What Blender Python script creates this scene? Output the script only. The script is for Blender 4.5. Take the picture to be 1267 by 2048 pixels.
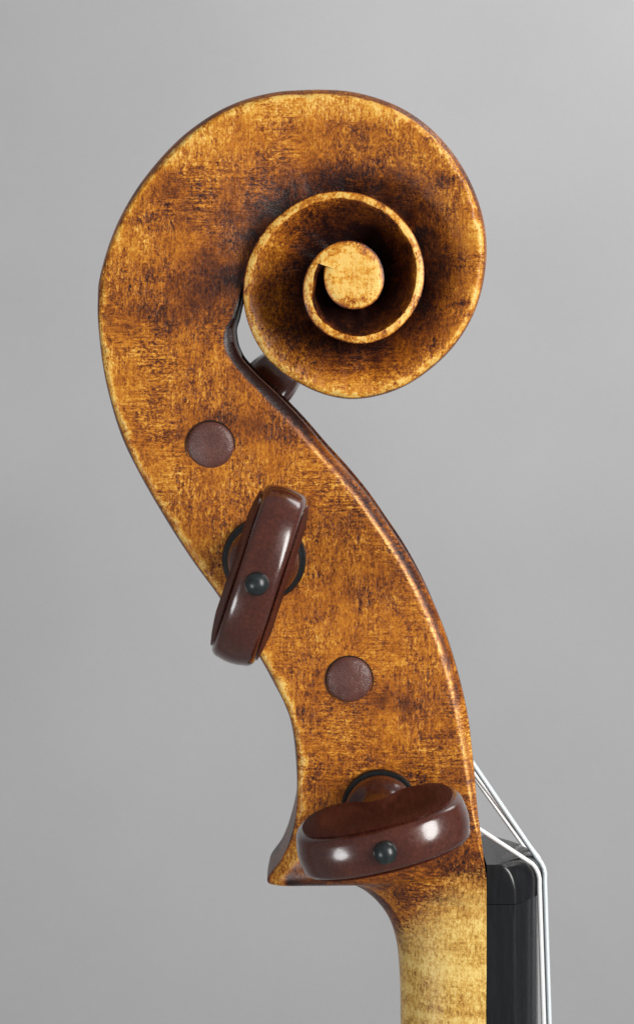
import bpy, bmesh, math, random
import numpy as np
from mathutils import Vector, Matrix

random.seed(7)
for o in list(bpy.data.objects):
    bpy.data.objects.remove(o)
scene = bpy.context.scene
COL = scene.collection

# ------------------------------------------------------------------ camera
# The scroll is seen from the side; X runs towards the fingerboard, Z up, the camera looks along +Y.
D = 0.52            # camera distance to the mid plane of the scroll (m)
F = 3906.0          # focal length in photo pixels
PX, PY = 650.0, 693.0   # where the optical axis meets the photo
Z0 = 1.2
cam_d = bpy.data.cameras.new('camera')
cam = bpy.data.objects.new('camera', cam_d)
COL.objects.link(cam)
cam.location = (0, -D, Z0)
cam.rotation_euler = (math.radians(90), 0, 0)
cam_d.sensor_width = 36.0
cam_d.sensor_fit = 'AUTO'
cam_d.lens = F / 2048 * 36.0
cam_d.shift_x = -(PX - 633.5) / 2048
cam_d.shift_y = -(1024 - PY) / 2048
cam_d.clip_start = 0.02
cam_d.clip_end = 50
cam_d.dof.use_dof = True
cam_d.dof.focus_distance = D - 0.021
cam_d.dof.aperture_fstop = 22
scene.camera = cam

# ------------------------------------------------------------------ world, lamps, exposure
w = bpy.data.worlds.new('World')
scene.world = w
w.use_nodes = True
w.node_tree.nodes['Background'].inputs[0].default_value = (0.97, 0.98, 1.0, 1)
w.node_tree.nodes['Background'].inputs[1].default_value = 0.24


def area(name, loc, target, size, power, color=(1, 1, 1), size_y=None):
    l = bpy.data.lights.new(name, 'AREA')
    l.energy = power
    l.color = color
    l.size = size
    if size_y == size:
        l.shape = 'DISK'
    elif size_y:
        l.shape = 'ELLIPSE'
        l.size_y = size_y
    o = bpy.data.objects.new(name, l)
    COL.objects.link(o)
    o.location = loc
    o.rotation_euler = (Vector(target) - Vector(loc)).to_track_quat('-Z', 'Y').to_euler()
    return o


area('window_light', (0.95, -0.80, Z0 + 0.28), (0, 0, Z0 - 0.03), 0.5, 20, (1, 0.985, 0.96), 1.1)
area('lamp_light', (-0.75, -0.75, Z0 - 0.35), (0, 0, Z0 - 0.05), 0.36, 3.6, (0.97, 0.985, 1.0), 0.36)
area('wall_gradient_light', (0.55, 0.40, Z0 + 0.66), (0.12, 0.95, Z0 + 0.0), 0.4, 2.9, (1, 0.99, 0.98))  # unseen lamp added to grade the wall and catch the right edges

vs = scene.view_settings
vs.view_transform = 'Standard'
vs.look = 'None'
vs.exposure = 0.16
vs.gamma = 1.0
vs.use_curve_mapping = False


# ------------------------------------------------------------------ helpers
def unp(x, y, Y):
    """photo pixel at depth Y -> X, Z (m)"""
    k = (D + Y) / F
    return (x - PX) * k, -(y - PY) * k


def pchip(xk, yk, x):
    xk = np.asarray(xk, float); yk = np.asarray(yk, float); x = np.asarray(x, float)
    h = np.diff(xk); d = np.diff(yk) / h
    m = np.zeros_like(yk)
    m[0] = d[0]; m[-1] = d[-1]
    for i in range(1, len(xk) - 1):
        if d[i - 1] * d[i] > 0:
            w1 = 2 * h[i] + h[i - 1]; w2 = h[i] + 2 * h[i - 1]
            m[i] = (w1 + w2) / (w1 / d[i - 1] + w2 / d[i])
    i = np.clip(np.searchsorted(xk, x) - 1, 0, len(xk) - 2)
    t = (x - xk[i]) / h[i]
    return ((1 + 2 * t) * (1 - t) ** 2 * yk[i] + t * (1 - t) ** 2 * h[i] * m[i]
            + t * t * (3 - 2 * t) * yk[i + 1] + t * t * (t - 1) * h[i] * m[i + 1])


def catmull(xk, yk, x):
    """cubic through points with centred tangents (smooth rails)"""
    xk = np.asarray(xk, float); yk = np.asarray(yk, float); x = np.asarray(x, float)
    m = np.gradient(yk, xk)
    h = np.diff(xk)
    i = np.clip(np.searchsorted(xk, x) - 1, 0, len(xk) - 2)
    t = (x - xk[i]) / h[i]
    return ((1 + 2 * t) * (1 - t) ** 2 * yk[i] + t * (1 - t) ** 2 * h[i] * m[i]
            + t * t * (3 - 2 * t) * yk[i + 1] + t * t * (t - 1) * h[i] * m[i + 1])


def sstep(a, b, x):
    t = np.clip((np.asarray(x, float) - a) / (b - a), 0, 1)
    return t * t * (3 - 2 * t)


def mesh_obj(name, verts, faces, mat, parent=None, smooth=40, attrs=None):
    me = bpy.data.meshes.new(name)
    me.from_pydata([tuple(v) for v in verts], [], faces)
    me.update()
    bm = bmesh.new(); bm.from_mesh(me)
    bmesh.ops.recalc_face_normals(bm, faces=bm.faces)
    bm.to_mesh(me); bm.free()
    if smooth:
        for p in me.polygons:
            p.use_smooth = True
        me.set_sharp_from_angle(angle=math.radians(smooth))
    if attrs:
        for k, v in attrs.items():
            a = me.attributes.new(k, 'FLOAT', 'POINT')
            a.data.foreach_set('value', np.asarray(v, np.float32))
    if mat:
        me.materials.append(mat)
    o = bpy.data.objects.new(name, me)
    COL.objects.link(o)
    if parent:
        o.parent = parent
    return o


def empty(name, loc, label, cat, group=None):
    o = bpy.data.objects.new(name, None)
    o.empty_display_size = 0.01
    COL.objects.link(o)
    o.location = loc
    o['label'] = label
    o['category'] = cat
    if group:
        o['group'] = group
    return o


def tag(o, label, cat, group=None):
    o['label'] = label
    o['category'] = cat
    if group:
        o['group'] = group
    return o


def lathe(prof, n=64, closed=True):
    """prof: list of (l, r) along -Y; returns verts, faces"""
    v = []; f = []
    for l, r in prof:
        for k in range(n):
            a = 2 * math.pi * k / n
            v.append((r * math.cos(a), -l, r * math.sin(a)))
    for i in range(len(prof) - 1):
        for k in range(n):
            k2 = (k + 1) % n
            f.append((i * n + k, i * n + k2, (i + 1) * n + k2, (i + 1) * n + k))
    if closed:
        f.append(tuple(range(n)))
        f.append(tuple(range((len(prof) - 1) * n, len(prof) * n)))
    return v, f


def tube(pts, rad, n=10):
    pts = [Vector(p) for p in pts]
    v = []; f = []
    t = (pts[1] - pts[0]).normalized()
    u = t.orthogonal().normalized()
    for i, p in enumerate(pts):
        a = pts[max(i - 1, 0)]; b = pts[min(i + 1, len(pts) - 1)]
        t2 = (b - a).normalized()
        u = (u - t2 * u.dot(t2)).normalized()
        wv = t2.cross(u)
        for k in range(n):
            q = 2 * math.pi * k / n
            v.append(p + (u * math.cos(q) + wv * math.sin(q)) * rad)
    for i in range(len(pts) - 1):
        for k in range(n):
            k2 = (k + 1) % n
            f.append((i * n + k, i * n + k2, (i + 1) * n + k2, (i + 1) * n + k))
    f.append(tuple(range(n))); f.append(tuple(range((len(pts) - 1) * n, len(pts) * n)))
    return v, f


# ------------------------------------------------------------------ materials
class NT:
    def __init__(s, name):
        s.m = bpy.data.materials.new(name)
        s.m.use_nodes = True
        s.t = s.m.node_tree
        s.b = s.t.nodes['Principled BSDF']
        s.out = s.t.nodes['Material Output']

    def n(s, kind, **kw):
        nd = s.t.nodes.new(kind)
        for k, v in kw.items():
            setattr(nd, k, v)
        return nd

    def link(s, a, b):
        s.t.links.new(a, b)

    def val(s, sock, v):
        if hasattr(v, 'is_linked') or isinstance(v, bpy.types.NodeSocket):
            s.link(v, sock)
        else:
            sock.default_value = v

    def math(s, op, a, b=None, clamp=False):
        nd = s.n('ShaderNodeMath', operation=op, use_clamp=clamp)
        s.val(nd.inputs[0], a)
        if b is not None:
            s.val(nd.inputs[1], b)
        return nd.outputs[0]

    def coords(s):
        return s.n('ShaderNodeTexCoord').outputs['Object']

    def mapped(s, co, scale, loc=(0, 0, 0), rot=(0, 0, 0)):
        m = s.n('ShaderNodeMapping')
        s.link(co, m.inputs[0])
        m.inputs['Scale'].default_value = scale
        m.inputs['Location'].default_value = loc
        m.inputs['Rotation'].default_value = rot
        return m.outputs[0]

    def noise(s, vec, scale=1.0, detail=2.0, rough=0.5, dist=0.0):
        nd = s.n('ShaderNodeTexNoise')
        s.link(vec, nd.inputs['Vector'])
        nd.inputs['Scale'].default_value = scale
        nd.inputs['Detail'].default_value = detail
        nd.inputs['Roughness'].default_value = rough
        nd.inputs['Distortion'].default_value = dist
        return nd.outputs['Fac']

    def maprange(s, v, a, b, c=0.0, d=1.0, smooth=False):
        nd = s.n('ShaderNodeMapRange')
        if smooth:
            nd.interpolation_type = 'SMOOTHSTEP'
        s.val(nd.inputs[0], v)
        for i, q in enumerate((a, b, c, d)):
            nd.inputs[i + 1].default_value = q
        return nd.outputs[0]

    def ramp(s, v, stops):
        nd = s.n('ShaderNodeValToRGB')
        s.link(v, nd.inputs[0])
        e = nd.color_ramp.elements
        while len(e) < len(stops):
            e.new(0.5)
        for el, (p, c) in zip(e, stops):
            el.position = p
            el.color = (*c, 1)
        return nd.outputs[0]

    def mix(s, fac, a, b, blend='MIX'):
        nd = s.n('ShaderNodeMix', data_type='RGBA', blend_type=blend)
        s.val(nd.inputs[0], fac)
        for sock, c in ((nd.inputs[6], a), (nd.inputs[7], b)):
            if isinstance(c, tuple):
                sock.default_value = (*c, 1)
            else:
                s.link(c, sock)
        return nd.outputs[2]

    def attr(s, name):
        nd = s.n('ShaderNodeAttribute', attribute_name=name)
        return nd.outputs['Fac']

    def bump(s, h, strength, dist):
        nd = s.n('ShaderNodeBump')
        nd.inputs['Strength'].default_value = strength
        nd.inputs['Distance'].default_value = dist
        s.link(h, nd.inputs['Height'])
        s.link(nd.outputs[0], s.b.inputs['Normal'])


def mat_wood():
    t = NT('varnished_maple')
    co = t.coords()
    mm = t.mapped(co, (1000, 1000, 1000))
    # hatched grain: long upright and level threads, short dashes, a few wriggly pores
    def thread(sc, loc, dist=0.35):
        return t.math('SUBTRACT', t.noise(t.mapped(mm, sc, loc), 1.0, 2.0, 0.6, dist), 0.5)
    v_long = thread((1.6, 1.6, 0.12), (0, 0, 0), 0.6)
    h_long = thread((0.10, 0.5, 1.6), (31, 7, 3), 0.6)
    v_dash = thread((1.35, 1.35, 0.62), (4, 44, 8), 1.3)
    h_dash = thread((0.62, 0.8, 1.35), (61, 9, 33), 1.3)
    wn = t.noise(t.mapped(mm, (0.60, 0.60, 0.50), (5, 60, 9)), 1.0, 1.0, 0.5, 1.4)
    pore = t.maprange(t.math('ABSOLUTE', t.math('SUBTRACT', wn, 0.5)), 0.0, 0.04, -1.0, 0.0)
    zone = t.noise(t.mapped(mm, (0.05, 0.05, 0.045), (9, 2, 4)), 1.0, 2.0, 0.5, 0.2)
    zone2 = t.noise(t.mapped(mm, (0.10, 0.10, 0.10), (59, 12, 4)), 1.0, 2.0, 0.5, 0.2)
    flame = t.noise(t.mapped(mm, (0.014, 0.03, 0.10), (0, 0, 2.7), (0, math.radians(5), 0)), 1.0, 1.0, 0.4, 0.4)
    patch = t.noise(t.mapped(mm, (0.13, 0.13, 0.12), (19, 2, 41)), 1.0, 3.0, 0.6, 0.5)
    varn = t.attr('varnish'); wear = t.attr('wear'); bare = t.attr('bare')
    sep = t.n('ShaderNodeSeparateXYZ')
    t.link(mm, sep.inputs[0])
    lean = t.math('ADD', zone, t.maprange(sep.outputs[2], 110.0, 270.0, 0.05, -0.09))     # level figure low in the box, upright in the scroll
    hw = t.maprange(lean, 0.42, 0.60, 0.2, 1.1, True)
    vw = t.maprange(lean, 0.42, 0.60, 1.05, 0.45, True)
    dens = t.maprange(zone2, 0.38, 0.62, 0.62, 1.15, True)
    g1 = t.math('ADD', t.math('MULTIPLY', v_long, 0.45), t.math('MULTIPLY', v_dash, 1.05))
    g2 = t.math('ADD', t.math('MULTIPLY', h_long, 0.65), t.math('MULTIPLY', h_dash, 1.05))
    grain = t.math('ADD', t.math('MULTIPLY', g1, vw), t.math('MULTIPLY', g2, hw))
    grain = t.math('ADD', grain, t.math('MULTIPLY', pore, 0.20))
    grain = t.math('MULTIPLY', grain, dens)
    flm = t.math('MULTIPLY', t.math('SUBTRACT', flame, 0.5), 0.42)
    pat = t.math('MULTIPLY', t.math('SUBTRACT', patch, 0.5), t.maprange(varn, 0.4, 1.0, 0.52, 0.9))
    amp = t.math('MINIMUM', t.maprange(varn, 0.35, 1.0, 1.0, 0.5), t.maprange(varn, -0.1, 0.25, 0.45, 1.0))
    v = t.math('ADD', 0.585, t.math('MULTIPLY', t.math('MAXIMUM', grain, -0.36), t.math('MULTIPLY', amp, 1.36)))
    v = t.math('ADD', v, t.math('ADD', flm, pat))
    v = t.math('SUBTRACT', v, t.math('MULTIPLY', t.math('SUBTRACT', varn, 0.35), 0.66))
    worn = t.math('MULTIPLY', wear, t.maprange(t.noise(t.mapped(mm, (0.28, 0.28, 0.28), (77, 3, 1)), 1.0, 3.0, 0.6), 0.38, 0.56, 0.2, 1.05, True))
    v = t.math('ADD', v, t.math('MULTIPLY', worn, 0.50))
    col = t.ramp(v, [(0.0, (0.016, 0.005, 0.004)), (0.12, (0.060, 0.014, 0.005)), (0.28, (0.138, 0.034, 0.005)),
                     (0.48, (0.325, 0.092, 0.007)), (0.68, (0.52, 0.186, 0.014)), (0.88, (0.70, 0.350, 0.048)),
                     (1.0, (0.78, 0.50, 0.13))])
    # bare neck wood: honey with level flame stripes
    nflame = t.math('SUBTRACT', t.noise(t.mapped(mm, (0.03, 0.05, 0.26), (5, 1, 8), (0, math.radians(-8), 0)), 1.0, 2.0, 0.5, 0.8), 0.5)
    ngrain = t.math('ADD', t.math('MULTIPLY', g1, 1.0), t.math('MULTIPLY', g2, 0.25))
    nv = t.math('ADD', 0.66, t.math('MULTIPLY', ngrain, 1.15))
    nv = t.math('ADD', nv, t.math('ADD', t.math('MULTIPLY', pat, 0.6), t.math('MULTIPLY', nflame, 0.75)))
    ncol = t.ramp(nv, [(0.10, (0.09, 0.035, 0.008)), (0.36, (0.32, 0.150, 0.025)), (0.60, (0.62, 0.355, 0.072)),
                       (0.88, (0.83, 0.595, 0.19))])
    bf = t.math('ADD', bare, t.math('ADD', t.math('MULTIPLY', t.math('SUBTRACT', patch, 0.5), 0.6), t.math('MULTIPLY', grain, 0.45)))
    bf = t.maprange(bf, 0.15, 0.95, 0.0, 1.0)
    col = t.mix(bf, col, ncol)
    t.link(col, t.b.inputs['Base Color'])
    t.b.inputs['Roughness'].default_value = 0.40
    t.b.inputs['IOR'].default_value = 1.36
    t.b.inputs['Coat Weight'].default_value = 0.13
    t.b.inputs['Coat Roughness'].default_value = 0.22
    t.bump(t.math('ADD', t.math('MULTIPLY', grain, 0.6), t.math('MULTIPLY', patch, 2.0)), 0.5, 0.0004)
    return t.m


def mat_rosewood(name='polished_rosewood', gloss=True):
    t = NT(name)
    mm = t.mapped(t.coords(), (1000, 1000, 1000))
    g = t.noise(t.mapped(mm, (1.3, 0.10, 1.3)), 1.0, 4.0, 0.65, 0.3)
    g2 = t.noise(t.mapped(mm, (0.12, 0.06, 0.12)), 1.0, 2.0)
    v = t.math('ADD', t.math('MULTIPLY', g, 0.6), t.math('MULTIPLY', g2, 0.4))
    t.link(t.ramp(v, [(0.3, (0.036, 0.009, 0.006)), (0.5, (0.062, 0.014, 0.008)), (0.7, (0.10, 0.025, 0.012))]),
           t.b.inputs['Base Color'])
    if gloss:
        t.link(t.maprange(g, 0.3, 0.7, 0.20, 0.30), t.b.inputs['Roughness'])
        t.b.inputs['IOR'].default_value = 1.42
        t.b.inputs['Coat Weight'].default_value = 0.7
        t.b.inputs['Coat Roughness'].default_value = 0.13
    else:
        t.b.inputs['Roughness'].default_value = 0.60
        t.b.inputs['IOR'].default_value = 1.18
    t.bump(g, 0.12, 0.0002)
    return t.m


def mat_end_grain():
    t = NT('rosewood_end_grain')
    mm = t.mapped(t.coords(), (1000, 1000, 1000))
    g = t.noise(mm, 2.2, 3.0, 0.6, 0.4)
    g2 = t.noise(mm, 0.22, 2.0, 0.5, 0.4)
    v = t.math('ADD', t.math('MULTIPLY', g, 0.5), t.math('MULTIPLY', g2, 0.5))
    t.link(t.ramp(v, [(0.35, (0.075, 0.026, 0.020)), (0.65, (0.135, 0.052, 0.040))]), t.b.inputs['Base Color'])
    t.b.inputs['Roughness'].default_value = 0.33
    t.bump(t.math('ADD', g, t.math('MULTIPLY', g2, 3.0)), 0.45, 0.0004)
    return t.m


def mat_dark(name, c, rough, noise_amp=0.5):
    t = NT(name)
    mm = t.mapped(t.coords(), (1000, 1000, 1000))
    g = t.noise(t.mapped(mm, (0.9, 0.9, 0.09)), 1.0, 4.0, 0.65, 0.2)
    lo = tuple(q * (1 - noise_amp) for q in c); hi = tuple(q * (1 + noise_amp) for q in c)
    t.link(t.ramp(g, [(0.3, lo), (0.7, hi)]), t.b.inputs['Base Color'])
    t.link(t.maprange(g, 0.3, 0.7, rough - 0.04, rough + 0.05), t.b.inputs['Roughness'])
    t.bump(g, 0.05, 0.0002)
    return t.m


def mat_string(name, c):
    t = NT(name)
    mm = t.mapped(t.coords(), (1000, 1000, 1000))
    wv = t.n('ShaderNodeTexWave', bands_direction='Z')
    t.link(mm, wv.inputs[0])
    wv.inputs['Scale'].default_value = 1.2
    t.b.inputs['Base Color'].default_value = (*c, 1)
    t.b.inputs['Metallic'].default_value = 0.25
    t.b.inputs['Roughness'].default_value = 0.38
    t.bump(wv.outputs['Fac'], 0.3, 0.0001)
    return t.m


def mat_wall():
    t = NT('grey_painted_wall')
    mm = t.mapped(t.coords(), (1000, 1000, 1000))
    fine = t.noise(mm, 0.45, 4.0, 0.6)
    big = t.noise(mm, 0.006, 2.0, 0.5)
    v = t.math('ADD', t.math('MULTIPLY', fine, 0.35), t.math('MULTIPLY', big, 0.65))
    t.link(t.ramp(v, [(0.35, (0.465, 0.462, 0.468)), (0.65, (0.51, 0.507, 0.513))]), t.b.inputs['Base Color'])
    t.b.inputs['Roughness'].default_value = 0.8
    t.bump(fine, 0.4, 0.001)
    return t.m


WOOD = mat_wood()
ROSE = mat_rosewood()
FACE = mat_rosewood('oiled_rosewood', False)
END = mat_end_grain()
EBONY = mat_dark('ebony', (0.0062, 0.0066, 0.0076), 0.25, 0.25)
BOARD = mat_dark('ebony_fingerboard', (0.0072, 0.0080, 0.0098), 0.26, 0.25)
BALL = mat_dark('ebony_pin', (0.014, 0.018, 0.018), 0.30)
STEEL = mat_string('wound_steel', (0.92, 0.92, 0.91))
STEEL_BLUE = mat_string('wound_chrome', (0.74, 0.81, 0.84))

# ------------------------------------------------------------------ wall
wall = mesh_obj('wall', [(-6, 0.95, Z0 - 3), (6, 0.95, Z0 - 3), (6, 0.95, Z0 + 3), (-6, 0.95, Z0 + 3)],
                [(0, 1, 2, 3)], mat_wall(), smooth=0)
wall['kind'] = 'structure'

# ------------------------------------------------------------------ scroll, pegbox and neck: one loft
CX, CY = 705.0, 552.0      # centre of the volute (photo px)
EDGE = [(199, 600), (201, 570), (206, 545), (213, 517), (228, 478), (243, 441), (262, 407), (284, 372), (312, 338),
        (342, 304), (377, 272), (411, 247), (450, 224), (488, 208), (527, 197), (569, 191), (605, 189), (650, 189),
        (700, 193), (745, 203), (800, 226), (848, 258), (890, 300), (925, 353), (946, 395), (960, 435), (967, 482),
        (967, 529), (960, 577), (948, 619), (929, 657), (902, 695), (873, 724), (845, 747), (807, 771), (765, 787),
        (727, 795), (703, 797), (665, 792), (627, 780), (589, 759), (556, 738), (533, 714), (516, 693), (502, 662),
        (492, 634), (486, 605), (487, 567), (495, 525), (511, 487), (537, 451), (566, 425), (599, 402), (637, 387),
        (675, 382), (712, 385), (750, 397), (783, 418), (812, 449), (831, 477), (843, 510), (847, 544), (845, 577),
        (836, 605), (821, 631), (802, 652), (779, 671), (750, 683), (727, 687), (703, 687), (675, 678), (651, 667),
        (632, 652), (618, 633), (609, 610), (606, 581), (610, 553), (620, 529), (637, 508), (660, 491), (684, 483),
        (708, 482), (731, 491), (750, 506), (762, 529), (767, 553), (764, 577), (753, 600), (731, 614), (708, 618),
        (684, 614), (665, 600), (653, 581), (649, 558), (650, 532), (655, 515)]
ph = []
rr = []
prev = None
for (x, y) in EDGE:
    a = math.degrees(math.atan2(-(y - CY), -(x - CX)))     # 0 at left
    # clockwise on screen: left 0, top 90, right 180, bottom 270
    a = math.degrees(math.atan2(CY - y, CX - x))
    if prev is None:
        while a > 180: a -= 360
    else:
        while a < prev - 180: a += 360
        while a > prev + 180: a -= 360
    ph.append(a); rr.append(math.hypot(x - CX, y - CY)); prev = a
ph = np.array(ph); rr = np.array(rr)
keep = np.concatenate([[True], np.diff(ph) > 0.5])
ph = ph[keep]; rr = rr[keep]
rs = rr.copy()
rs[1:-1] = 0.2 * rr[:-2] + 0.6 * rr[1:-1] + 0.2 * rr[2:]
rs += 2.5 * (1 - sstep(100, 175, ph))


def E(phi):
    r = catmull(ph, rs, np.clip(phi, ph[0], ph[-1]))
    a = np.radians(phi)
    return CX - r * np.cos(a), CY - r * np.sin(a)


PHI_MERGE = 741.0
# rows from the neck up to the throat: Lx, Ly, Rx, Ry, half width (mm), neck blend, cavity, spine proud (mm), front chamfer (mm), varnish
ROWS = [
    (805, 2330, 972, 2330, 15.8, 1, 0, 0, 0.0, .1), (805, 2200, 972, 2200, 15.8, 1, 0, 0, 0.0, .1),
    (805, 2050, 972, 2050, 15.9, 1, 0, 0, 0.0, .1), (803, 1985, 972, 1960, 16.0, 1, 0, 0, 0.0, .2),
    (797, 1922, 972, 1890, 16.2, 1, 0, 0, 0.0, .3), (782, 1872, 972, 1840, 16.4, 1, 0, 0, 0.0, .4),
    (755, 1833, 972, 1800, 16.7, .97, 0, 0, 0.0, .5), (713, 1801, 972, 1770, 17.2, .88, 0, 0, 0.0, .55),
    (658, 1782, 971, 1749, 17.9, .66, 0, 0, 0.0, .55), (600, 1776, 969, 1739, 18.7, .42, 0, 0, 0.1, .6),
    (562, 1776, 966, 1729, 19.2, .30, 0, 0, 0.3, .6), (541, 1775, 963, 1719, 19.6, .20, 0, 0, .5, .58),
    (532, 1770, 960, 1708, 20.0, .12, 0, 0, .7, .56), (536, 1758, 957, 1697, 20.3, .06, 0, 0, .9, .50),
    (560, 1727, 953, 1675, 20.6, .02, .2, 0, 1.0, .44), (579, 1685, 946, 1645, 20.8, 0, .9, 0, 1.2, .40),
    (591, 1634, 938, 1607, 20.8, 0, 1, .2, 1.5, .38), (595, 1575, 930, 1560, 20.7, 0, 1, .7, 1.8, .36),
    (594, 1520, 921, 1508, 20.6, 0, 1, 1.2, 2.0, .36), (588, 1468, 911, 1450, 20.5, 0, 1, 1.6, 2.1, .36),
    (578, 1430, 900, 1400, 20.4, 0, 1, 2.2, 2.2, .38), (561, 1390, 886, 1345, 20.2, 0, 1, 2.7, 2.2, .38),
    (542, 1350, 868, 1287, 20.0, 0, 1, 3.0, 2.2, .36), (519, 1311, 845, 1228, 19.8, 0, 1, 3.1, 2.2, .36),
    (480, 1252, 818, 1171, 19.5, 0, 1, 3.2, 2.2, .36), (440, 1193, 788, 1117, 19.2, 0, 1, 3.2, 2.2, .36),
    (399, 1138, 750, 1060, 18.9, 0, 1, 3.1, 2.2, .36), (362, 1083, 712, 1005, 18.6, 0, 1, 3.0, 2.2, .36),
    (321, 1017, 668, 952, 18.2, 0, 1, 2.9, 2.3, .37), (281, 947, 622, 901, 17.8, 0, 1, 2.8, 2.4, .40),
    (249, 881, 574, 846, 17.4, 0, .9, 2.7, 2.6, .40), (225.5, 812, 524, 792, 17.0, 0, .5, 2.5, 2.9, .40),
    (208.5, 742, 475, 741, 16.6, 0, .2, 2.3, 3.1, .40), (200.5, 688, 450, 705, 16.2, 0, 0, 2.2, 3.2, .42),
    (197.5, 655, 445, 682, 16.0, 0, 0, 2.2, 3.0, .44), (196.2, 630, 449, 657, 15.8, 0, 0, 2.2, 2.2, .47),
    (196, 612, 463, 636, 15.7, 0, 0, 2.2, 1.0, .50),
]
ROWS = np.array(ROWS, float)
ROWS[:, 7] *= 0.80
ROWS[:, 9] += np.interp(ROWS[:, 3], [900, 1200, 1650, 1720], [0, .08, .08, 0])
wide = np.interp(ROWS[:, 3], [640, 700, 860, 1450, 1600, 1700], [0.75, 0.95, 1.5, 1.6, 1.3, 1.0])     # front bevel widens along the box
ROWS[:, 8] *= wide
nrow = len(ROWS)
seg = np.concatenate([[0], np.cumsum(np.hypot(np.diff((ROWS[:, 0] + ROWS[:, 2])), np.diff((ROWS[:, 1] + ROWS[:, 3]))) / 2 + 4)])
stations = []   # dicts
N1 = 330
u = np.linspace(0, seg[-1], N1)
cols = [pchip(seg, ROWS[:, k], u) for k in range(10)]
for k in (0, 1, 2, 3):
    cols[k] = 0.5 * cols[k] + 0.5 * catmull(seg, ROWS[:, k], u)
for i in range(N1):
    c = [cc[i] for cc in cols]
    px_l = (c[0], c[1]); px_r = (c[2], c[3])
    stations.append(dict(L=px_l, R=px_r, h=c[4], blend=c[5], cav=c[6], p=c[7], cf=c[8], varn=c[9], d=0.0, phi=-20, kind=0))
N_PEG = N1
PH_H = [-6, 0, 90, 180, 270, 360, 450, 540, 630, 700, 735, 1110]
VAL_H = [15.7, 15.5, 13.4, 13.2, 14.6, 17.2, 20.4, 23.8, 27.2, 29.6, 30.4, 30.4]
PH_D = [-6, 20, 60, 180, 270, 340, 450, 540, 630, 690, 725, 741]
VAL_D = [0.6, 2.6, 5.0, 6.4, 7.2, 8.2, 10.6, 12.0, 13.0, 10.5, 5.0, 0.0]
PH_P = [-6, 60, 100, 150, 200, 300, 330, 1110]
VAL_P = [1.93, 2.5, 2.6, 1.9, 1.0, 0.4, 0.0, 0.0]
phis = np.concatenate([np.arange(-2, 560, 1.5), np.arange(560, PHI_MERGE + .1, 2.0)])
for f_ in phis:
    le = E(f_); re = E(f_ + 360)
    stations.append(dict(L=le, R=re, h=float(pchip(PH_H, VAL_H, f_)), blend=0, cav=0,
                         p=float(pchip(PH_P, VAL_P, f_)), cf=0, varn=.5, d=float(pchip(PH_D, VAL_D, f_)), phi=f_, kind=1))
N_VOL = len(stations)
eyes = np.linspace(PHI_MERGE - 1, PHI_MERGE + 359, 121)
for f_ in eyes:
    le = E(f_)
    stations.append(dict(L=le, R=(CX + 1, CY - 1), h=float(pchip(PH_H, VAL_H, f_)), blend=0, cav=0, p=0, cf=0, varn=.1,
                         d=-0.25, phi=f_, kind=2))

NB, NC, NF, NK = 12, 4, 34, 14
NP = NB + NC + NF + NK


# darker, redder varnish patches and small knocks, plus shade painted beside throat and under chin: photo x, y, half sizes, turn (deg), strength
STAINS_AND_SHADE = [(460, 740, 40, 40, 0, .1), (420, 545, 80, 90, 0, .32), (530, 330, 90, 40, -35, .16), (888, 360, 24, 15, 20, .40), (932, 607, 26, 6, -5, .50),
          (340, 372, 26, 30, 0, .26), (300, 545, 14, 10, 0, .2), (530, 862, 110, 26, 4, .26), (420, 838, 60, 20, 0, .22), (255, 850, 45, 22, 20, .16),
          (800, 1405, 130, 26, 3, .24), (640, 1030, 110, 24, 4, .14), (780, 1250, 120, 20, 3, .10), (690, 1180, 90, 18, 0, .08),
          (700, 255, 160, 20, 2, .14), (860, 960, 60, 60, 0, .1), (760, 1660, 190, 70, 0, .16), (640, 1750, 120, 40, 0, .22),
          (890, 1715, 70, 30, -8, .22), (545, 1750, 60, 60, 0, .34), (620, 1776, 120, 22, 2, .32), (880, 1560, 40, 60, 0, .1), (350, 960, 60, 40, 30, -.12),
          (250, 730, 40, 120, 0, -.14), (270, 480, 50, 110, 15, -.12), (740, 225, 120, 25, 8, -.10), (330, 960, 40, 90, -30, -.12), (700, 1120, 90, 90, 0, -.06), (600, 230, 190, 30, 0, -.16), (400, 270, 110, 40, -35, -.14), (735, 770, 90, 22, 0, -.16),
          (560, 660, 50, 40, 30, .12), (850, 470, 50, 60, 0, .12), (640, 905, 90, 50, 0, -.06)]


def stain_and_shade(X, y, Z):
    k = F / (D - y)
    px, py = PX + X * k, PY - Z * k
    t = 0.0
    for sx, sy, ra, rb, an, st in STAINS_AND_SHADE:
        dx, dy = px - sx, py - sy
        c, n = math.cos(math.radians(an)), math.sin(math.radians(an))
        e = ((dx * c + dy * n) / ra) ** 2 + ((-dx * n + dy * c) / rb) ** 2
        if e < 6:
            t += st * math.exp(-e)
    return t


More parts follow.
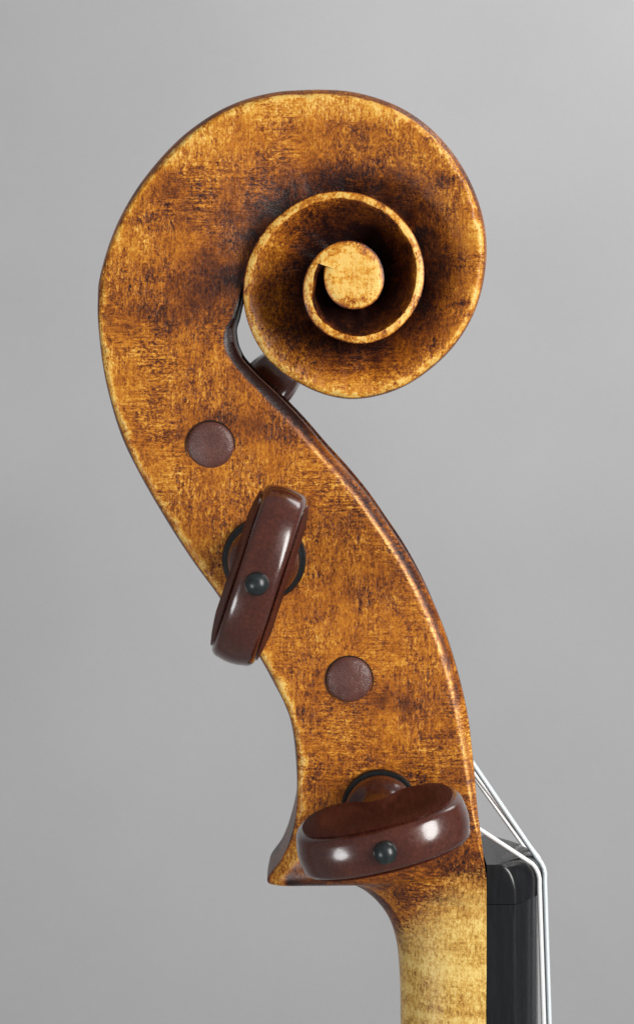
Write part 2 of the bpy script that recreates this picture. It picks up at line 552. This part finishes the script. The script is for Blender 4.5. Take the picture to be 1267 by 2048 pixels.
def section(s):
    """profile of one side: list of (X, y_near, Z) + attributes, from the back spine to the mid plane in front"""
    h = s['h'] / 1000
    tip = 0.0
    if s['kind'] == 0 and s['L'][1] > 1600 and s['L'][0] < 700:
        tip = .34 * float(sstep(1610, 1765, s['L'][1])) * float(sstep(700, 600, s['L'][0]))
    Lx, Lz = unp(*s['L'], -h * (1 - tip))
    hr = h - max(s['d'], 0) / 1000
    Rx, Rz = unp(*s['R'], -hr)
    ax, az = Rx - Lx, Rz - Lz
    W = math.hypot(ax, az)
    ax /= W; az /= W
    p = s['p'] / 1000; d = s['d'] / 1000
    phi = s['phi']
    if s['kind'] == 0:
        cw, ch = 0.0013 + .0016 * tip / .34, 0.0010 + .0022 * tip / .34
    else:
        k = float(sstep(200, 420, phi))
        cw, ch = 0.0013 + 0.0005 * k, 0.0010 - 0.0003 * k
        if phi > 650: cw += 0.0008 * float(sstep(650, 730, phi))
    sp = s['L'][0] * .021 + s['L'][1] * .017
    wb = 1 - .75 * float(sstep(330, 480, phi))
    cw *= 1 + wb * (.16 * math.sin(sp * 2.3 + 1) + .12 * math.sin(sp * 5.1) + .08 * math.sin(sp * 11.3 + 2))
    ch *= 1 + .15 * math.sin(sp * 3.7)
    d *= 1 + .03 * math.sin(phi * .11) + .025 * math.sin(phi * .29 + 1)
    cw += .0007 * s['nick']; ch += .0007 * s['nick']
    cw = min(cw, 0.45 * W)
    pts = []; wear = []; varn = []
    fl = 0.0014 * min(1, p / 0.0025)
    wallvar = 0.30 + 0.45 * float(sstep(250, 400, phi))
    for i in range(NB):
        q = i / (NB - 1)
        x = -p * (1 - sstep(0.08, 1.0, q) ** 0.8) + fl * math.sin(math.pi * min(1, max(0, (q - .08) / .92))) ** 2
        pts.append((x, q * (h - ch)))
        wear.append(0.0 if q < .98 else 0.3)
        varn.append(s['varn'] + 0.46 if s['kind'] == 0 else 0.62 + 0.3 * float(sstep(250, 400, phi)))
    for i in range(NC):
        q = (i + 1) / NC
        pts.append((cw * q, h - ch + ch * math.sin(q * math.pi / 2)))
        wear.append((0.62 + .38 * float(sstep(200, 400, phi))) * (1 - .6 * float(sstep(1560, 1700, s['L'][1])) * (s['kind'] == 0)))
        varn.append(0.35)
    for i in range(NF):
        q = (i + 1) / NF
        x = cw + (W - cw) * q
        if s['kind'] == 2:
            y = h
            wr, vr = 0.36, 0.0
        else:
            kg = float(sstep(200, 380, phi))
            g = (1 - kg) * q ** 1.7 + kg * (1 - (1 - q) ** 1.25) ** 1.15
            y = h - d * g
            wr = (.20 + .2 * float(sstep(200, 400, phi))) * math.exp(-q * W * 1000 / 1.0) * (1 - .8 * float(sstep(1560, 1700, s['L'][1])) * (s['kind'] == 0))
            vr = s['varn']
            if s['kind'] == 1:
                dist_in = (1 - q) * W * 1000
                thick = math.exp(-(dist_in / (9.0 - 0.8 * float(sstep(250, 400, phi)))) ** 2)
                k2 = float(sstep(-2, 45, phi))
                base = 0.30 + 0.30 * float(sstep(330, 430, phi))
                vr = (1 - k2) * 0.46 + k2 * base + 0.74 * thick * (0.45 + .55 * k2)
            else:
                vr += 0.08 * (1 - s['blend'])
        pts.append((x, y)); wear.append(wr); varn.append(vr)
    cf = s['cf'] / 1000; cav = s['cav']
    tw = 0.0058; cd = cav * 0.62 * W
    y0 = h - d
    tk = float(sstep(960, 800, s['L'][1])) if s['kind'] == 0 else 1.0
    lo = float(sstep(1250, 1500, s['R'][1])) if s['kind'] == 0 else 0.0
    fr = [(W + cf * .22, y0 - cf * .05, .9 * (1 - tk), .45 + .9 * tk), (W + cf * .55, y0 - cf * .30, .15 * lo, 1.0 - .45 * lo + .6 * tk),  # dark middle stripe painted in for the shaded gap between the cheeks
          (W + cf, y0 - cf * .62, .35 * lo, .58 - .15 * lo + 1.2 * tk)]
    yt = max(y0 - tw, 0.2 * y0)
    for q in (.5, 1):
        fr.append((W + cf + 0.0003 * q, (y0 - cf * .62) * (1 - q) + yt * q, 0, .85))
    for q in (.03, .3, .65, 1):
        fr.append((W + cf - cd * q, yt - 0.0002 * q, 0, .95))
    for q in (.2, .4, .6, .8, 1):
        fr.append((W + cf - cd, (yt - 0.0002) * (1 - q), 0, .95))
    for x, y, wr, vr in fr:
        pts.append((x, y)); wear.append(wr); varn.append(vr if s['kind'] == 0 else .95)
    if tip:
        # the chin narrows to a rounded tongue
        pts = [(x, y * (1 - tip * (1 - float(sstep(-.02, .42, x / W))) ** 1.5)) for x, y in pts]
    b = s['blend']
    if b > 0:
        b2 = float(sstep(0, 1, b)) if b < 1 else 1.0
        n_e = 2.35
        tot = NB + NC + NF
        for i in range(tot):
            a = (i / (NB + NC)) * math.radians(44) if i < NB + NC else math.radians(44 + 46 * (i - NB - NC + 1) / NF)
            ex = W - W * max(0, math.cos(a)) ** (2 / n_e)
            ey = h * math.sin(a) ** (2 / n_e)
            x, y = pts[i]
            pts[i] = (x * (1 - b2) + ex * b2, y * (1 - b2) + ey * b2)
            wear[i] *= (1 - b2)
        for i in range(NK):
            x, y = pts[tot + i]
            q = (i + 1) / NK
            pts[tot + i] = (x * (1 - b2) + W * b2, y * (1 - b2) + h * (1 - q) * b2)
    bare = [0.0] * len(pts)
    if s['kind'] == 0 and s['L'][1] > 1600:
        for k, (x, y) in enumerate(pts):
            X_ = (Lx + ax * x) * 1000; Z_ = (Lz + az * x) * 1000
            lim = float(np.interp(X_, [10, 18, 22, 27, 33, 41.5], [-165, -156, -148, -141, -136.5, -134]))
            bare[k] = float(sstep(-9, 20, lim - Z_))
    P = [(Lx + ax * x, y, Lz + az * x) for x, y in pts]
    if s['kind'] != 2:
        for k in range(NB + NC, NB + NC + NF):
            if s['kind'] == 0 or s['phi'] < 360:
                varn[k] += stain_and_shade(*P[k])
    return P, wear, varn, bare


for st in stations:
    st['nick'] = 0.0
for _ in range(46):
    c0 = random.randrange(60, N_VOL - 120); wd = random.uniform(.7, 2.2); am = random.uniform(.3, 1.0)
    for i in range(max(0, c0 - 6), min(N_VOL, c0 + 7)):
        if stations[i]['phi'] < 330:
            stations[i]['nick'] += am * math.exp(-((i - c0) / wd) ** 2)
SECT = [section(s) for s in stations]
BASE = Vector((0.03, 0, -0.23))      # foot of the neck, where it leaves the picture

cello = empty('cello', BASE + Vector((0, 0, Z0)),
              'amber varnished cello scroll, pegbox and neck with black fingerboard before grey wall', 'cello')


def loft(name, i0, i1, parent):
    """both sides of the loft between stations i0..i1 as one mesh"""
    V = []; A = {'wear': [], 'varnish': [], 'bare': []}
    Fc = []
    n = i1 - i0
    for side in (1, -1):
        off = len(V)
        for i in range(i0, i1):
            P, wr, vr, br = SECT[i]
            for (X, y, Z) in P:
                V.append((X - BASE.x, -side * y, Z - BASE.z))
            A['wear'] += wr; A['varnish'] += vr; A['bare'] += br
        for i in range(n - 1):
            for j in range(NP - 1):
                a = off + i * NP + j
                q = (a, a + 1, a + NP + 1, a + NP)
                Fc.append(q if side == 1 else q[::-1])
    me = bpy.data.meshes.new(name)
    me.from_pydata(V, [], Fc)
    for k, v in A.items():
        at = me.attributes.new(k, 'FLOAT', 'POINT')
        at.data.foreach_set('value', np.asarray(v, np.float32))
    bm = bmesh.new(); bm.from_mesh(me)
    bmesh.ops.remove_doubles(bm, verts=bm.verts, dist=1e-6)
    bmesh.ops.recalc_face_normals(bm, faces=bm.faces)
    bm.to_mesh(me); bm.free()
    for p in me.polygons:
        p.use_smooth = True
    me.set_sharp_from_angle(angle=math.radians(50))
    me.materials.append(WOOD)
    o = bpy.data.objects.new(name, me)
    COL.objects.link(o)
    o.parent = parent
    return o


# split: neck up to the nut, pegbox up to the throat, volute, eye
i_nut = min(range(N1), key=lambda i: abs(stations[i]['L'][0] - 640) + abs(stations[i]['L'][1] - 1779))
i_thr = N1 - 1
neck = loft('neck', 0, i_nut + 1, cello)
pegbox = loft('pegbox', i_nut, i_thr + 1, cello)
scroll = loft('scroll', i_thr, N_VOL, cello)
eye = loft('eye', N_VOL, len(stations), scroll)

# ------------------------------------------------------------------ fingerboard and nut
NECK_X = unp(972, 1800, -0.016)[0]


def arch_block(name, zt, zb, hw_t, hw_b, side_h, crown_t, crown_b, mat, parent, seg_n=28, nz=8, round_top=0.0, x0=NECK_X + 0.0001):
    """D-shaped bar along Z: flat base on the neck, straight flanks, arched top"""
    V = []; Fc = []
    rings = []
    for iz in range(nz + 1):
        q = iz / nz
        z = zt + (zb - zt) * q
        hw = hw_t + (hw_b - hw_t) * q
        cr = crown_t + (crown_b - crown_t) * q
        sh = side_h
        if round_top:
            dz = zt - z
            if dz < round_top:
                dip = round_top - math.sqrt(max(0, round_top ** 2 - (round_top - dz) ** 2))
                cr -= dip
                hw -= dip * .12
            if dz < .008:
                sh = side_h - .004 * (1 - math.sqrt(max(0, 1 - ((.008 - dz) / .008) ** 2)))
        prof = [(0, -hw), (sh * .5, -hw), (sh - .0016, -hw), (sh - .0009, -hw + .00012), (sh - .0003, -hw + .00045)]
        for k in range(seg_n + 1):
            t = -1 + 2 * k / seg_n
            y = t * (hw - .0010)
            prof.append((sh + (cr - sh) * (1 - abs(t) ** 2.2), y))
        prof += [(sh - .0003, hw - .00045), (sh - .0009, hw - .00012), (sh - .0016, hw), (sh * .5, hw), (0, hw)]
        base = len(V)
        for x, y in prof:
            V.append((x0 + x - BASE.x, y, z - BASE.z))
        rings.append((base, len(prof)))
    m = rings[0][1]
    for iz in range(nz):
        a = rings[iz][0]; b = rings[iz + 1][0]
        for k in range(m):
            k2 = (k + 1) % m
            Fc.append((a + k, a + k2, b + k2, b + k))
    Fc.append(tuple(range(rings[0][0], rings[0][0] + m)))
    Fc.append(tuple(range(rings[-1][0], rings[-1][0] + m)))
    return mesh_obj(name, V, Fc, mat, parent, smooth=38)


Z_NUT = unp(0, 1731, -0.016)[1]
Z_FB = Z_NUT - 0.0100
fingerboard = arch_block('fingerboard', Z_FB - 0.00015, -0.235, 0.0160, 0.0166, 0.0081, 0.0146, 0.0150, BOARD, cello, nz=6)
nut = arch_block('nut', Z_NUT, Z_FB, 0.0159, 0.0160, 0.0081, 0.0160, 0.0156, EBONY, cello, nz=26, round_top=0.0060)

# ------------------------------------------------------------------ pegs
cheek = np.array([(X, y, Z) for i in range(i_nut, N1) for (X, y, Z) in SECT[i][0][NB + NC:NB + NC + NF]])


def cheek_h(x, y):
    """half width of the pegbox where the photo shows pixel x, y"""
    h = 0.019
    for _ in range(4):
        X, Z = unp(x, y, -h)
        h = cheek[np.argmin((cheek[:, 0] - X) ** 2 + (cheek[:, 2] - Z) ** 2), 1]
    return float(h)


def head_mesh(half=0.0207, thick=1.0, back=0.0):
    s = half / 0.0207
    hp = [(0.0, 27.2), (3.2, 26.8), (5.8, 24.0), (10.0, 21.0), (14.5, 21.6), (18.4, 25.4), (20.3, 31.0), (20.7, 36.0),
          (19.9, 41.5), (17.0, 46.3), (12.0, 50.2), (6.0, 52.4), (0.0, 53.0)]
    hp = np.array(hp) / 1000
    hp[:, 0] *= s
    hp[:, 1] -= back
    tk = np.arange(len(hp))
    tt = np.linspace(0, len(hp) - 1, 37)
    ha = catmull(tk, hp[:, 0], tt); hl = catmull(tk, hp[:, 1], tt)
    ha[0] = ha[-1] = 0
    out = list(zip(ha, hl)) + [(-a, l) for a, l in list(zip(ha, hl))[-2:0:-1]]
    c = (0.0, 0.0385 - back)
    T = 0.0060 * thick; rc = 0.0020
    prof = [(0.0, T - .0010), (.25, T - .00095), (.45, T - .0007), (.60, T - .0003), (.68, T - .00005), (.70, T), (.80, T - .0002), (.90, T - .0006)]
    Tb = T - .0010
    V = []; Fc = []
    n = len(out)
    rings = []

    def ring(fn, t):
        b = len(V)
        for a, l in out:
            x, y = fn(a, l)
            V.append((x, -y, t * (1 + .20 * max(0, min(1, (0.046 - back - l) / 0.022)))))
        rings.append(b)

    for q, t in prof[1:]:
        ring(lambda a, l, q=q: (c[0] + (a - c[0]) * q, c[1] + (l - c[1]) * q), t)
    # rounded corner, slightly bulging band, mirrored
    band = []
    for k in range(5):
        g = k / 4 * math.pi / 2
        band.append((-rc * (1 - math.sin(g)), Tb - rc * (1 - math.cos(g))))
    band.append((0.00035, Tb * .3)); band.append((0.00045, 0.0))
    full = band + [(o, -t) for o, t in band[-2::-1]]
    flare = [1 + .20 * max(0, min(1, (0.046 - back - l) / 0.022)) for a, l in out]
    nrm = []
    for i in range(n):
        a0 = out[i - 1]; a1 = out[(i + 1) % n]
        tx, ty = a1[0] - a0[0], a1[1] - a0[1]
        L = math.hypot(tx, ty) or 1
        nx, ny = ty / L, -tx / L
        if nx * (out[i][0] - c[0]) + ny * (out[i][1] - c[1]) < 0:
            nx, ny = -nx, -ny
        nrm.append((nx, ny))
    for o, t in full:
        b = len(V)
        for (a, l), (nx, ny), fl_ in zip(out, nrm, flare):
            V.append((a + nx * o, -(l + ny * o), t * fl_))
        rings.append(b)
    for q, t in prof[:0:-1]:
        ring(lambda a, l, q=q: (c[0] + (a - c[0]) * q, c[1] + (l - c[1]) * q), -t)
    for r0, r1 in zip(rings[:-1], rings[1:]):
        for k in range(n):
            k2 = (k + 1) % n
            Fc.append((r0 + k, r0 + k2, r1 + k2, r1 + k))
    V.append((c[0], -c[1], prof[0][1])); V.append((c[0], -c[1], -prof[0][1]))
    for k in range(n):
        k2 = (k + 1) % n
        Fc.append((rings[0] + k, rings[0] + k2, len(V) - 2))
        Fc.append((rings[-1] + k, rings[-1] + k2, len(V) - 1))
    return V, Fc


def sphere_prof(l0, r, n=10):
    return [(l0 + r * math.cos(math.pi - math.pi * k / n), max(1e-5, r * math.sin(math.pi * k / n))) for k in range(n + 1)]


def make_peg(label, loc, through, end_r, roll, far=False, tilt=(0, 0), half=0.0207, thick=1.0, back=0.0, cs=1.0):
    """loc: where the collar meets the cheek; through: how far the shank runs to the other side"""
    p = empty('tuning_peg', loc, label, 'peg', 'tuning pegs of the cello')
    # local: axis along -Y, long side of the head along X
    rot = Matrix.Rotation(roll, 4, 'Y')
    if far:
        rot = Matrix.Rotation(math.pi, 4, 'Z') @ rot
    rot = Matrix.Rotation(tilt[0], 4, 'X') @ Matrix.Rotation(tilt[1], 4, 'Z') @ rot
    p.rotation_euler = rot.to_euler()
    R0 = 0.0072
    e = through
    v, f = lathe([(-e - .0016, .0003), (-e - .00155, end_r * .3), (-e - .0014, end_r * .58), (-e - .0012, end_r * .8), (-e - .0008, end_r * .94),
                  (-e - .0003, end_r * .99), (-e + .001, end_r), (-.0005, R0), (0.0008, R0)], 56)
    mesh_obj('shank', v, f, END, p, 40)
    v, f = lathe([(.0001, .0095), (.0003, .0104), (.0008, .0108), (.0014, .0108), (.0019, .0104), (.0021, .0092)], 72)
    v = [(q[0] * cs, q[1], q[2] * cs) for q in v]
    mesh_obj('collar_ring', v, f, EBONY, p, 40)
    v, f = lathe([(.0021, .0090), (.0024, .0094), (.0032, .0096), (.0040, .0094), (.0043, .0090)], 72)
    v = [(q[0] * cs, q[1], q[2] * cs) for q in v]
    mesh_obj('collar_bead', v, f, ROSE, p, 40)
    v, f = lathe([(.0043, .0091), (.0045, .0095), (.0050, .0096), (.0054, .0092)], 72)
    v = [(q[0] * cs, q[1], q[2] * cs) for q in v]
    mesh_obj('collar_ring', v, f, EBONY, p, 40)
    v, f = lathe([(.0054, .0090), (.0062, .0091), (.0075, .0086), (.0090, .0074), (.0105, .0064), (.0125, .0057), (.0155, .0052),
                  (.024 - back, .0049), (.028 - back, .0046), (.032 - back, .0036)], 56)
    mesh_obj('stem', v, f, ROSE, p, 40)
    v, f = head_mesh(half, thick, back)
    hd = mesh_obj('head', v, f, ROSE, p, 50)
    hd.data.materials.append(FACE)
    nn = 72
    for pl in hd.data.polygons:
        if pl.index < 6 * nn or pl.index >= 20 * nn:
            pl.material_index = 1
    v, f = lathe(sphere_prof(.0532 - back, .0028, 14), 36, False)
    mesh_obj('pin', v, f, BALL, hd, 60)
    return p


def peg_near(label, x, y, roll, end_r=.0058, tilt=(0, 0), back=0.0, cs=1.0, half=.0207):
    h = cheek_h(x, y)
    X, Z = unp(x, y, -h)
    return make_peg(label, (X, -h - 0.0001, Z + Z0), 2 * h, end_r, roll, False, tilt, back=back, cs=cs, half=half)


def peg_far(label, x, y, roll, end_r, tilt=(0, 0), half=.0207, thick=1.0):
    h = cheek_h(x, y)
    X, Z = unp(x, y, -h - .001)
    # the far collar, moved along the tilted axis
    X2 = X + 2 * h * math.tan(tilt[1]) * -1
    Z2 = Z + 2 * h * math.tan(tilt[0])
    return make_peg(label, (X2, h + 0.0001, Z2 + Z0), 2 * h, end_r, roll, True, tilt, half, thick), h


peg_a = peg_near('brown peg, narrow edge of its upright head towards the viewer, overlapping the pegbox back', 528, 1117, math.radians(-71.8), half=.0214)
peg_b = peg_near('brown peg with wide glossy head lying across the pegbox just above the neck', 759, 1614, math.radians(-13.5), back=.0085, cs=.92)
peg_c, _ = peg_far('peg with round end flush in the cheek under the throat, head behind the scroll', 420, 891, math.radians(47), .00615,
                   (math.radians(3.0), math.radians(-2.2)), .0240, 1.12)
peg_d, _ = peg_far('peg showing only a round brown end between the two near peg heads', 698, 1360, math.radians(75), .0059)

# dark rings standing in for the shaded gap around the far pegs' near ends
for (x, y, r) in ((420, 891, .00615), (698, 1360, .0059)):
    h = cheek_h(x, y)
    X, Z = unp(x, y, -h)
    v, f = lathe([(-.0012, r + .0001), (.00010, r + .00010), (.00014, r + .00022), (.00010, r + .00034), (-.0012, r + .0004)], 56, False)
    v = [(q[0] + X - BASE.x, q[1] - h, q[2] + Z - BASE.z) for q in v]
    mesh_obj('peg_gap_shade', v, f, EBONY, pegbox, 60)

# ------------------------------------------------------------------ strings
ARC = [(-0.0082, .00066), (-0.0028, .00074), (0.0028, .00062), (0.0085, .00045)]     # Y across the nut, radius
PEG_AT = []
for pg, sgn in ((peg_b, 1), (peg_a, 1), (peg_c, 1), (peg_d, 1)):
    PEG_AT.append((pg.location.x, pg.location.z - Z0))
NAMES = [('silvery thick string running over the nut down into the lowest peg', 0, STEEL),
         ('pale string running to the peg with the upright head', 1, STEEL_BLUE),
         ('pale string running to the peg with its head behind the scroll', 2, STEEL),
         ('thin string running to the peg with only its round end showing', 3, STEEL)]
for (lab, k, mt) in NAMES:
    y, r = ARC[k]
    crown = lambda yy, c: 0.0081 + (c - 0.0081) * (1 - (abs(yy) / 0.0149) ** 2.2)
    xb = NECK_X + crown(y, .0160) + r * .8
    px_, pz_ = PEG_AT[k]
    shank_r = 0.0066
    inner_y = {0: -.0085, 1: -.004, 2: .004, 3: .0085}[k]
    # tangent point on the shank, on the side facing the fingerboard
    pb = Vector((xb - .0004, y, Z_NUT - .0030))
    dirv = Vector((pb.x - px_, 0, pb.z - pz_)).normalized()
    nrm = Vector((-dirv.z, 0, dirv.x))
    if nrm.x < 0: nrm = -nrm
    tp = Vector((px_, inner_y, pz_)) + nrm * (shank_r + r)
    path = []
    # along the fingerboard
    for q in np.linspace(0, 1, 10):
        z = -0.235 + (Z_NUT - .0075 + 0.235) * q
        path.append(Vector((xb + .0030 * (1 - q) ** 1.0, y * (1 + .09 * (1 - q)), z)))
    # over the rounded nut
    path += [Vector((xb + .0000, y, Z_NUT - .0055)), Vector((xb - .00030, y, Z_NUT - .0041)), Vector((xb - .0010, y, Z_NUT - .0027)),
             Vector((xb - .0018, y, Z_NUT - .0017))]
    a = path[-1]
    legs = [tp]
    if k:
        gx, gz = unp((0, 874, 862, 850)[k], (0, 1424, 1436, 1420)[k], y * .8)
        legs = [Vector((gx, y * .8, gz)), tp]
    for tgt in legs:
        for q in (.25, .5, .75, 1):
            path.append(a.lerp(tgt, q))
        a = tgt
    a0 = math.atan2(nrm.z, nrm.x)
    turns = 3.5
    for q in range(1, 57):
        g = a0 + 2 * math.pi * turns * q / 56
        rr_ = shank_r + r
        path.append(Vector((px_ + math.cos(g) * rr_, inner_y + (2.1 * r * turns * q / 56) * (1 if inner_y < 0 else -1), pz_ + math.sin(g) * rr_)))
    base = Vector((xb, y, -0.235))
    v, f = tube([p - base for p in path], r, 12)
    o = mesh_obj('string', v, f, mt, None, 60)
    o.location = base + Vector((0, 0, Z0))
    tag(o, lab, 'string', 'strings of the cello')
